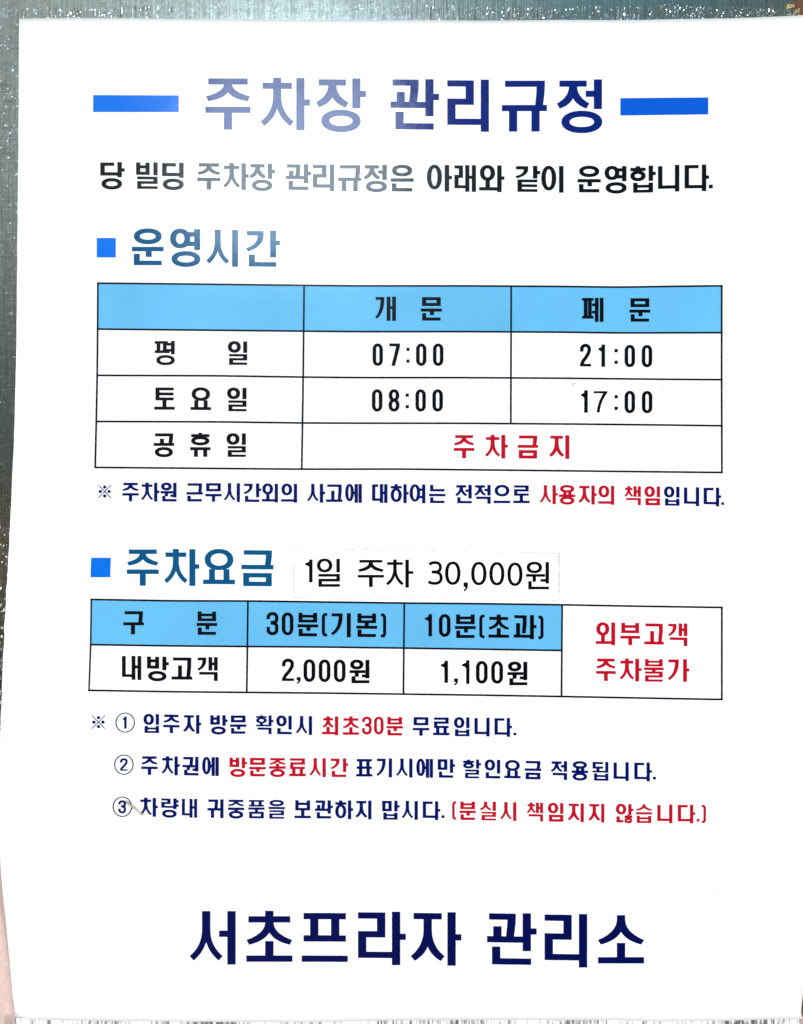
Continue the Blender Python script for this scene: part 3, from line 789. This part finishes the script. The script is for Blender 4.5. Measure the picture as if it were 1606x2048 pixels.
def paren(pr, x0, x1, y0, y1, left=True):
    h = y1 - y0; w_ = x1 - x0; t = 6.0 * h / 46
    c = w_*.62
    if left: pts = [(x1, y0 + t*.42), (x0 + c, y0 + t*.42)] + bez((x0 + c, y0 + t*.42), (x0 + t/2, y0 + t*.6), (x0 + t/2, y0 + h*.18), 5) + bez((x0 + t/2, y1 - h*.18), (x0 + t/2, y1 - t*.6), (x0 + c, y1 - t*.42), 5) + [(x1, y1 - t*.42)]
    else: pts = [(x0, y0 + t*.42), (x1 - c, y0 + t*.42)] + bez((x1 - c, y0 + t*.42), (x1 - t/2, y0 + t*.6), (x1 - t/2, y0 + h*.18), 5) + bez((x1 - t/2, y1 - h*.18), (x1 - t/2, y1 - t*.6), (x1 - c, y1 - t*.42), 5) + [(x0, y1 - t*.42)]
    q = []
    for p in pts:
        if not q or abs(p[0]-q[-1][0]) + abs(p[1]-q[-1][1]) > 1e-3: q.append(p)
    pr.add(stroke(q, t), lambda a, b_: (a, b_), D_INK)
def comma(pr, x0, x1, y0, y1):
    w_ = x1 - x0; h = y1 - y0; xa = x0 + w_*.02; y0 -= .4; x1 += .4
    o = bez((x1, y0 + h*.30), (x1 + .3, y0 + h*.78), (x0 + w_*.25, y1 + .4), 8)
    q = bez((x0 + w_*.45, y0 + h*.40), (x0 + w_*.60, y0 + h*.66), (x0 - .3, y1 - h*.10), 8)
    P = [[o[i], o[i+1], q[i+1], q[i]] for i in range(8)] + [[(xa, y0), (x1, y0), (x1, y0 + h*.52), (xa, y0 + h*.52)]]
    pr.add(P, lambda a, b_: (a, b_), D_INK)
pr = Print(); put_text(pr, [('구', 267.2)], [(267, 1221.2), (414, 1222.7)], .478); pr.build('header_text', M_soft, tab2); pr = Print(); put_text(pr, [('분', 413.8)], [(267, 1221.2), (414, 1222.7)], .478); pr.build('header_text', M_soft, tab2)
pr = Print()
put_digit(pr, '3', 533, 557, 1224.4, 1270); put_digit(pr, '0', 563.6, 586.9, 1224.8, 1270.6)
put_text(pr, [('분', 615.7), ('기', 682.1), ('본', 733.5)], [(615, 1225), (682, 1226), (740, 1226.6)], .483)
paren(pr, 643.8, 654.3, 1226.4, 1272.6); paren(pr, 761.8, 772.3, 1227.4, 1274.6, False)
pr.build('header_text', M_black, tab2)
pr = Print()
put_digit(pr, '1', 849.8, 864, 1228.2, 1272.7); put_digit(pr, '0', 877.8, 901, 1228, 1273.8)
put_text(pr, [('분', 930.7), ('초', 997.5), ('과', 1048.9)], [(930, 1228.4), (1000, 1229), (1060, 1230.2)], .483)
paren(pr, 958.6, 969, 1229.8, 1276); paren(pr, 1076.8, 1087, 1231.6, 1277.8, False)
pr.build('header_text', M_black, tab2)
pr = Print(); put_text(pr, [('내', 262.8), ('방', 314), ('고', 363.8), ('객', 415.6)], [(262, 1311.3), (314, 1313.1), (364, 1313.5), (430, 1314.1)], .481); pr.build('row_label', M_soft, tab2)
pr = Print()
put_digit(pr, '2', 564, 588, 1317.7, 1362); comma(pr, 593.2, 600.8, 1354.4, 1367.4)
for a, b_, dy in ((607.2, 630.4, 0), (637.6, 660.8, .3), (667.8, 691, .6)): put_digit(pr, '0', a, b_, 1318.4 + dy, 1363.8 + dy)
put_text(pr, [('원', 719.6)], [(719, 1319.5)], .475); pr.build('fee_amount', M_black, tab2)
pr = Print()
put_digit(pr, '1', 881.8, 895.9, 1321.4, 1365.7); comma(pr, 908, 915.3, 1357.2, 1370.6)
for a, b_, dy in ((951.9, 975.1, 0), (982.6, 1006, .2)): put_digit(pr, '0', a, b_, 1321.8 + dy, 1367.2 + dy)
put_text(pr, [('원', 1035.3)], [(1035, 1323.4)], .476); pr.build('fee_amount', M_black, tab2)
pr = Print()
put_text(pr, [('외', 1211.8), ('부', 1260.4), ('고', 1307.8), ('객', 1355.8)], [(1211, 1244.9), (1300, 1245.4), (1370, 1246.9)], .4556)
pr.build('no_parking_text', M_red, tab2); pr = Print()
put_text(pr, [('주', 1211.8), ('차', 1260.3), ('불', 1307.7), ('가', 1356)], [(1211, 1316.5), (1300, 1317.8), (1370, 1318.2)], .4556)
pr.build('no_parking_text', M_red, tab2)

# small print
def ref_mark(pr, x0, x1, y0, y1):
    cx, cy = (x0+x1)/2, (y0+y1)/2
    P = stroke([(x0, y0), (x1, y1)], 1.5) + stroke([(x1, y0), (x0, y1)], 1.5)
    for dx, dy in ((0, -.345), (0, .345), (-.345, 0), (.345, 0)):
        a = arc(cx + dx*(x1-x0), cy + dy*(y1-y0), 3.3, 3.3, 0, 360, 14)[:-1]; P.append(a)
    pr.add(P, lambda a, b_: (a, b_), D_INK)
def circled(pr, ch, x0, x1, y0, y1, a0, a1, b0, b1):
    g = Glyph(); g.ring(x0, y0, x1, y1, tv=2.0, th=2.0, e=2)
    pr.add(g.p, lambda a, b_: (a, b_), D_INK)
    put_digit(pr, ch, a0, a1, b0, b1, t=14.5 if ch != '1' else 15)

KN = [(261, 965), (310, 965.3), (465, 966.1), (541, 967.2), (759, 968), (928, 969.4), (1096, 970.2), (1213, 971.3), (1266, 972.3), (1343, 973.1), (1383, 974.1), (1430, 975.2)]
pr = Print(); ref_mark(pr, 196.8, 222, 970.2, 996)
put_text(pr, [('주', 261.1), ('차', 299.7), ('원', 337.6), ('근', 389.3), ('무', 427), ('시', 464.6), ('간', 503.5), ('외', 540.6), ('의', 578.8), ('사', 631.2), ('고', 668.6), ('에', 708),
              ('대', 759.3), ('하', 798.3), ('여', 835.3), ('는', 874.6), ('전', 928), ('적', 965.9), ('으', 1004), ('로', 1042.7)], KN, .380)
pr.build('note_text', M_navy2, notice); pr = Print(); put_text(pr, [('입', 1343.5), ('니', 1382.8), ('다', 1423.3)], KN, .380)
put_rect(pr, 1442.8, 1004.6, 1448, 1010); pr.build('note_text', M_navy2, notice)
pr = Print(); put_text(pr, [('사', 1096.5), ('용', 1134.2), ('자', 1174.3), ('의', 1212.9), ('책', 1265.9), ('임', 1304.5)], KN, .382); pr.build('note_warning', M_red, notice)

K1 = [(302, 1427.8), (384, 1429.6), (436, 1430.1), (528, 1430.5), (568, 1431.2), (609, 1432), (661, 1432.5), (790, 1433.4), (923, 1434.4), (964, 1434.9), (1010, 1435.9)]
pr = Print(); ref_mark(pr, 184, 210, 1431.2, 1457.2); circled(pr, '1', 231, 269.8, 1425, 1465.2, 245.2, 253.2, 1433, 1457)
put_text(pr, [('입', 302.7), ('주', 342.8), ('자', 383.7), ('방', 436.4), ('문', 476.4), ('확', 528.6), ('인', 568.1), ('시', 608.8)], K1, .379)
pr.build('note_text', M_navy2, notice); pr = Print(); put_text(pr, [('무', 842), ('료', 882.6), ('입', 923.5), ('니', 963.8), ('다', 1005)], K1, .379)
put_rect(pr, 1027, 1465.3, 1032.3, 1470.7); pr.build('note_text', M_navy2, notice)
pr = Print(); put_text(pr, [('최', 661), ('초', 701.8), ('분', 789.5)], K1, .381); put_digit(pr, '3', 724, 743.4, 1433.4, 1468.6); put_digit(pr, '0', 748, 767, 1433, 1469); pr.build('note_warning', M_red, notice)

K2 = [(299, 1511.9), (341, 1512.5), (422, 1514), (475, 1514.7), (636, 1516.1), (680, 1516.5), (769, 1516.6), (810, 1517), (891, 1518), (985, 1519.3), (1066, 1521), (1119, 1522), (1242, 1524.1), (1290, 1524.8)]
pr = Print(); circled(pr, '2', 228.3, 267.2, 1509, 1549.4, 240, 255.4, 1517, 1541.4)
put_text(pr, [('주', 299), ('차', 340.6), ('권', 381.5), ('에', 422)], K2, .380)
pr.build('note_text', M_navy2, notice); pr = Print(); put_text(pr, [('표', 728.6), ('기', 768.7), ('시', 809.5), ('에', 850.4), ('만', 891.3), ('할', 943.7), ('인', 985), ('요', 1024.8), ('금', 1066),
              ('적', 1118.8), ('용', 1159.7), ('됩', 1201.2), ('니', 1242), ('다', 1284.6)], K2, .380)
put_rect(pr, 1306, 1553.4, 1311.7, 1559); pr.build('note_text', M_navy2, notice)
pr = Print(); put_text(pr, [('방', 475), ('문', 515), ('종', 555), ('료', 595), ('시', 636.1), ('간', 677.3)], K2, .383); pr.build('note_warning', M_red, notice)

K3 = [(297, 1595.3), (379, 1597.5), (432, 1598.3), (520, 1599.2), (687, 1600.8), (728, 1600.8), (820, 1601.5), (862, 1602.3), (977, 1603.1), (1017, 1604), (1070, 1605), (1152, 1606.5), (1193, 1607.2), (1329, 1608.7), (1375, 1609.2)]
pr = Print(); circled(pr, '3', 225.3, 264.2, 1593, 1633.8, 236.8, 252, 1601, 1626.2)
put_text(pr, [('차', 297), ('량', 338.2), ('내', 378.7), ('귀', 431.7), ('중', 472.1), ('품', 513), ('을', 553.4), ('보', 605.4), ('관', 646.6), ('하', 687.4), ('지', 727.5), ('맙', 780.1), ('시', 820.3), ('다', 861.5)], K3, .379)
put_rect(pr, 883, 1630.5, 888.8, 1636.1); pr.build('note_text', M_navy2, notice)
pr = Print(); put_text(pr, [('분', 935.4), ('실', 976.6), ('시', 1017.3), ('책', 1070.6), ('임', 1111.3), ('지', 1152.3), ('지', 1193.4), ('않', 1248), ('습', 1288), ('니', 1329.4), ('다', 1371.5)], K3, .378)
paren(pr, 904.4, 912.4, 1602.8, 1639); paren(pr, 1403.6, 1411.7, 1609.8, 1646, False); put_rect(pr, 1393.6, 1637.3, 1398.8, 1643)
pr.build('note_warning', M_red, notice)

# signature line
pr = Print()
put_text(pr, [('서', 428), ('초', 538.7), ('프', 649.5), ('라', 760), ('자', 871), ('관', 1021), ('리', 1131), ('소', 1242)],
         [(428, 1822), (650, 1822), (790, 1823.2), (900, 1824.2), (1050, 1826.3), (1160, 1828), (1242, 1828)], 1.07)
pr.build('signature_text', M_navy, notice)

# specks and frayed fibres of the sheet
pr = Print()
for x, y, r_ in ((620, 414, 1.1), (657, 474, 1), (424, 581, 1.4), (1433, 1786, 1.7), (1290, 914, 1.2), (1418, 607, .8), (500, 604, .6)):
    put_poly(pr, arc(x, y, r_, r_*.8, 0, 360, 8)[:-1]); pr.build('dirt_speck', M_dirt, notice); pr = Print()
for p in (((36, 146), (44, 152)), ((36, 155), (40, 154)), ((34, 649), (38.5, 649)), ((34, 653.5), (38, 654)), ((36, 214), (40, 213))):
    pr = Print(); pr.add(stroke([p[0], p[1]], .9), lambda a, b_: (a, b_), D_INK); pr.build('loose_fibre', M_dirt, notice)

# ------------------------------------------------------------------ labels pasted over the sheet
def pasted(name, quad, label, cat, d=.00026):
    n = 14; v, f = [], []
    for j in range(n+1):
        for i in range(n+1):
            a, b_ = i/n, j/n
            x = (quad[0][0]*(1-a) + quad[1][0]*a)*(1-b_) + (quad[3][0]*(1-a) + quad[2][0]*a)*b_
            y = (quad[0][1]*(1-a) + quad[1][1]*a)*(1-b_) + (quad[3][1]*(1-a) + quad[2][1]*a)*b_
            v.append(P3(x, y, d))
    for j in range(n):
        for i in range(n):
            k = j*(n+1) + i; f.append((k, k+n+1, k+n+2, k+1))
    root = empty(name, P3(sum(q[0] for q in quad)/4, max(q[1] for q in quad), d))
    tag(root, label, cat)
    o = mesh_obj('label_paper', v, f, M_patch, root, smooth=True)
    m = o.modifiers.new('thickness', 'SOLIDIFY'); m.thickness = .00005; m.offset = -1
    return root
D_INK0 = D_INK
strip = pasted('price_label', [(588.5, 1098), (1119, 1106), (1117.5, 1202), (587, 1195.8)], 'long white paper label with black daily price pasted beside the second blue heading', 'label')
D_INK = .00032
THIN = (10.9, 8.4, 16)
pr = Print()
put_digit(pr, '1', 610, 625.2, 1118.8, 1164.8, polys=None, t=13)
put_text(pr, [('일', 657)], [(657, 1117.4)], .566, THIN)
put_text(pr, [('주', 741.7)], [(741, 1119)], .553, THIN, ux=.612)
put_text(pr, [('차', 798)], [(798, 1119)], .563, THIN, ux=.566)
def oval0(a, b_, y0, y1, t=6.7):
    g = Glyph(); g.ring(a, y0, b_, y1, tv=t, th=5.8, e=2.25); pr.add(g.p, lambda p, q: (p, q), D_INK)
def round3(x0, x1, y0, y1, t=6.6):
    W, H = x1 - x0, y1 - y0
    f_ = lambda p: (x0 + p[0]*W, y0 + p[1]*H)
    a = [f_(p) for p in bez((.10, .14), (.28, .05), (.48, .06), 5) + bez((.48, .06), (.86, .06), (.86, .26), 6)[1:] + bez((.86, .26), (.86, .455), (.46, .46), 6)[1:] + [(.26, .46)]]
    c = [f_(p) for p in [(.26, .465)] + bez((.46, .465), (.91, .47), (.91, .71), 6) + bez((.91, .71), (.91, .945), (.46, .945), 6)[1:] + bez((.46, .945), (.22, .945), (.04, .87), 5)[1:]]
    pr.add(stroke(a, t*.93) + stroke(c, t*.93), lambda p, q: (p, q), D_INK)
round3(855.5, 885, 1122.4, 1169.3)
oval0(890, 921, 1122.8, 1169.8); oval0(942.2, 973, 1123.4, 1170.6); oval0(978.6, 1008.8, 1124, 1171); oval0(1014.7, 1045, 1124.8, 1172)
comma(pr, 926.8, 935.4, 1165, 1182.4)
put_text(pr, [('원', 1075.6)], [(1075, 1123.8)], .555, THIN)
pr.build('price_text', M_black, strip)
def paint_edge_shade(root, segs, m=None, name='edge_shade', wd=1.0):  # broken grey dashes, painted shade along the label edges
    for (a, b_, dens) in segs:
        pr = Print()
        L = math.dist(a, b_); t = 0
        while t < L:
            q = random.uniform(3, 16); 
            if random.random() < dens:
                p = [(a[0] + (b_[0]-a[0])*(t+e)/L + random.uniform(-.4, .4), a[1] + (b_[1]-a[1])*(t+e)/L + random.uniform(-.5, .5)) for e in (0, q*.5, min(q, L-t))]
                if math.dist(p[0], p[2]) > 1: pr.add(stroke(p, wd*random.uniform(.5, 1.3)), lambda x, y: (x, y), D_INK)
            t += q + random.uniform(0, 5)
        if pr.v: pr.build(name, m or M_edge_shade, root)
paint_edge_shade(strip, [((588, 1100), (587, 1194), .55), ((587, 1195.5), (840, 1199), .75), ((840, 1199), (1117, 1202), .5), ((1118.5, 1107), (1117.5, 1200), .9), ((620, 1098.6), (1040, 1104.5), .15), ((1040, 1104.5), (1118, 1106), .9)])
pr = Print()
for x, y, rx, ry in ((705, 1098.8, 2.6, 1), (732, 1097.8, 2, 1.6), (695, 1099, 3, .6), (858, 1100, 1.6, .9), (868, 1101, 2, .9), (935, 1098, 1, .9), (931, 1102.3, 1.4, .7), (1048, 1105, 2, .9), (1063, 1105.5, 3, .8), (1090, 1106, 3, .8), (1120, 1115, 1.3, 1), (1118.5, 1134, .8, 1.6), (1118, 1181, .9, 1.5), (735, 1197, 2.2, .7), (582, 1130, 1, 1), (583, 1138, .8, .8), (588, 1132, .8, 1.8)):
    pr = Print(); put_poly(pr, arc(x, y, rx, ry, random.uniform(0, 40), 360, 9)[:-1]); pr.build('dirt_speck', M_dirt, strip)

seven = pasted('digit_label', [(1180, 772), (1224, 772), (1223.5, 832), (1179.5, 831.5)], 'small white square label with a thin black seven pasted in the Saturday closing time', 'label', .0002)
D_INK = .00026
pr = Print()
x0, y0 = 1187.4, 782.2
pr.add([[(x0, y0), (x0 + 27.4, y0), (x0 + 27.4, y0 + 4.6), (x0, y0 + 4.6)]] + stroke(bez((x0 + 24.3, y0 + 2.5), (x0 + 11, y0 + 20), (x0 + 8.8, y0 + 42.8), 10), 5.9), lambda a, b_: (a, b_), D_INK)
pr.build('digit_text', M_black, seven)
paint_edge_shade(seven, [((1181, 831.8), (1222, 832), .5)])
one = pasted('digit_label', [(919, 1314), (947, 1315.5), (946.5, 1373.5), (918.6, 1372)], 'tiny white label with a thin black one pasted into the overtime fee', 'label', .0002)
pr = Print(); put_digit(pr, '1', 923.9, 939, 1320.2, 1368, t=12.2); pr.build('digit_text', M_black, one)
paint_edge_shade(one, [((920, 1314.3), (946, 1315.7), .9), ((946.8, 1316), (946.5, 1350), .6), ((924, 1372.6), (944, 1373.4), .4)], wd=.8)
D_INK = D_INK0
pr = Print()
pr.add(stroke([(1145.6, 773), (1145.8, 766.8), (1152, 766.4)], 1.3), lambda a, b_: (a, b_), D_INK)
pr.build('dirt_mark', M_dirt, notice); pr = Print()
put_poly(pr, arc(1326, 780.5, 1.7, 1.2, 0, 360, 8)[:-1])
pr.build('dirt_speck', M_dirt, notice)

# dry straw stuck over the third circled number
def tube(pts, rad, name, m, parent=None):
    n = 8; v, f = [], []
    for i, p in enumerate(pts):
        a = Vector(pts[max(i-1, 0)]); c = Vector(pts[min(i+1, len(pts)-1)]); t = (c - a).normalized()
        s_ = t.cross(Vector((0, 1, 0))).normalized(); q = s_.cross(t)
        for k in range(n):
            an = 2*math.pi*k/n; v.append(tuple(Vector(p) + (s_*math.cos(an) + q*math.sin(an))*rad[i]))
    for i in range(len(pts)-1):
        for k in range(n): f.append((i*n+k, i*n+(k+1) % n, (i+1)*n+(k+1) % n, (i+1)*n+k))
    f.append(tuple(range(n))[::-1]); f.append(tuple((len(pts)-1)*n + k for k in range(n)))
    return mesh_obj(name, v, f, m, parent, smooth=True)
path = [(251, 1601), (256, 1605.5), (262, 1610), (266, 1613.5), (272, 1618.5), (278, 1624), (282, 1627.5), (287, 1629.5)]
st = tube([P3(x, y, .00035 + .0003*math.sin(i*.9)) for i, (x, y) in enumerate(path)], [.0003, .00055, .0005, .0007, .00035, .0003, .00055, .00025], 'straw_fragment', M_straw)
tag(st, 'short beige dry straw stuck across the third circled number', 'straw')

# scraps of yellowed tape at the foot of the post's upper end
def scrap(quad, label):
    v, f = [], []; n = 6
    for j in range(n+1):
        for i in range(n+1):
            a, b_ = i/n, j/n
            x = (quad[0][0]*(1-a) + quad[1][0]*a)*(1-b_) + (quad[3][0]*(1-a) + quad[2][0]*a)*b_
            y = (quad[0][1]*(1-a) + quad[1][1]*a)*(1-b_) + (quad[3][1]*(1-a) + quad[2][1]*a)*b_
            edge = i in (0, n) or j in (0, n)
            v.append(P3(x + random.uniform(-.5, .5), y + random.uniform(-.5, .5), -.0004 + random.uniform(-.0008, .0005) - (.0007 if edge else 0)))
    for j in range(n):
        for i in range(n):
            k = j*(n+1) + i; f.append((k, k+n+1, k+n+2, k+1))
    o = mesh_obj('tape_scrap', v, f, M_scrap)
    m = o.modifiers.new('thickness', 'SOLIDIFY'); m.thickness = .0002
    tag(o, label, 'tape scrap', 'yellowed tape scraps by the brown strip')
scrap([(1576, 7), (1589.5, 6), (1590, 13), (1574, 17)], 'crumpled yellowish tape scrap left of the brown strip, above the sheet')
scrap([(1593, 17), (1601, 18), (1598, 22), (1590, 27)], 'thin yellowish tape sliver lying across the lower end of the brown strip')
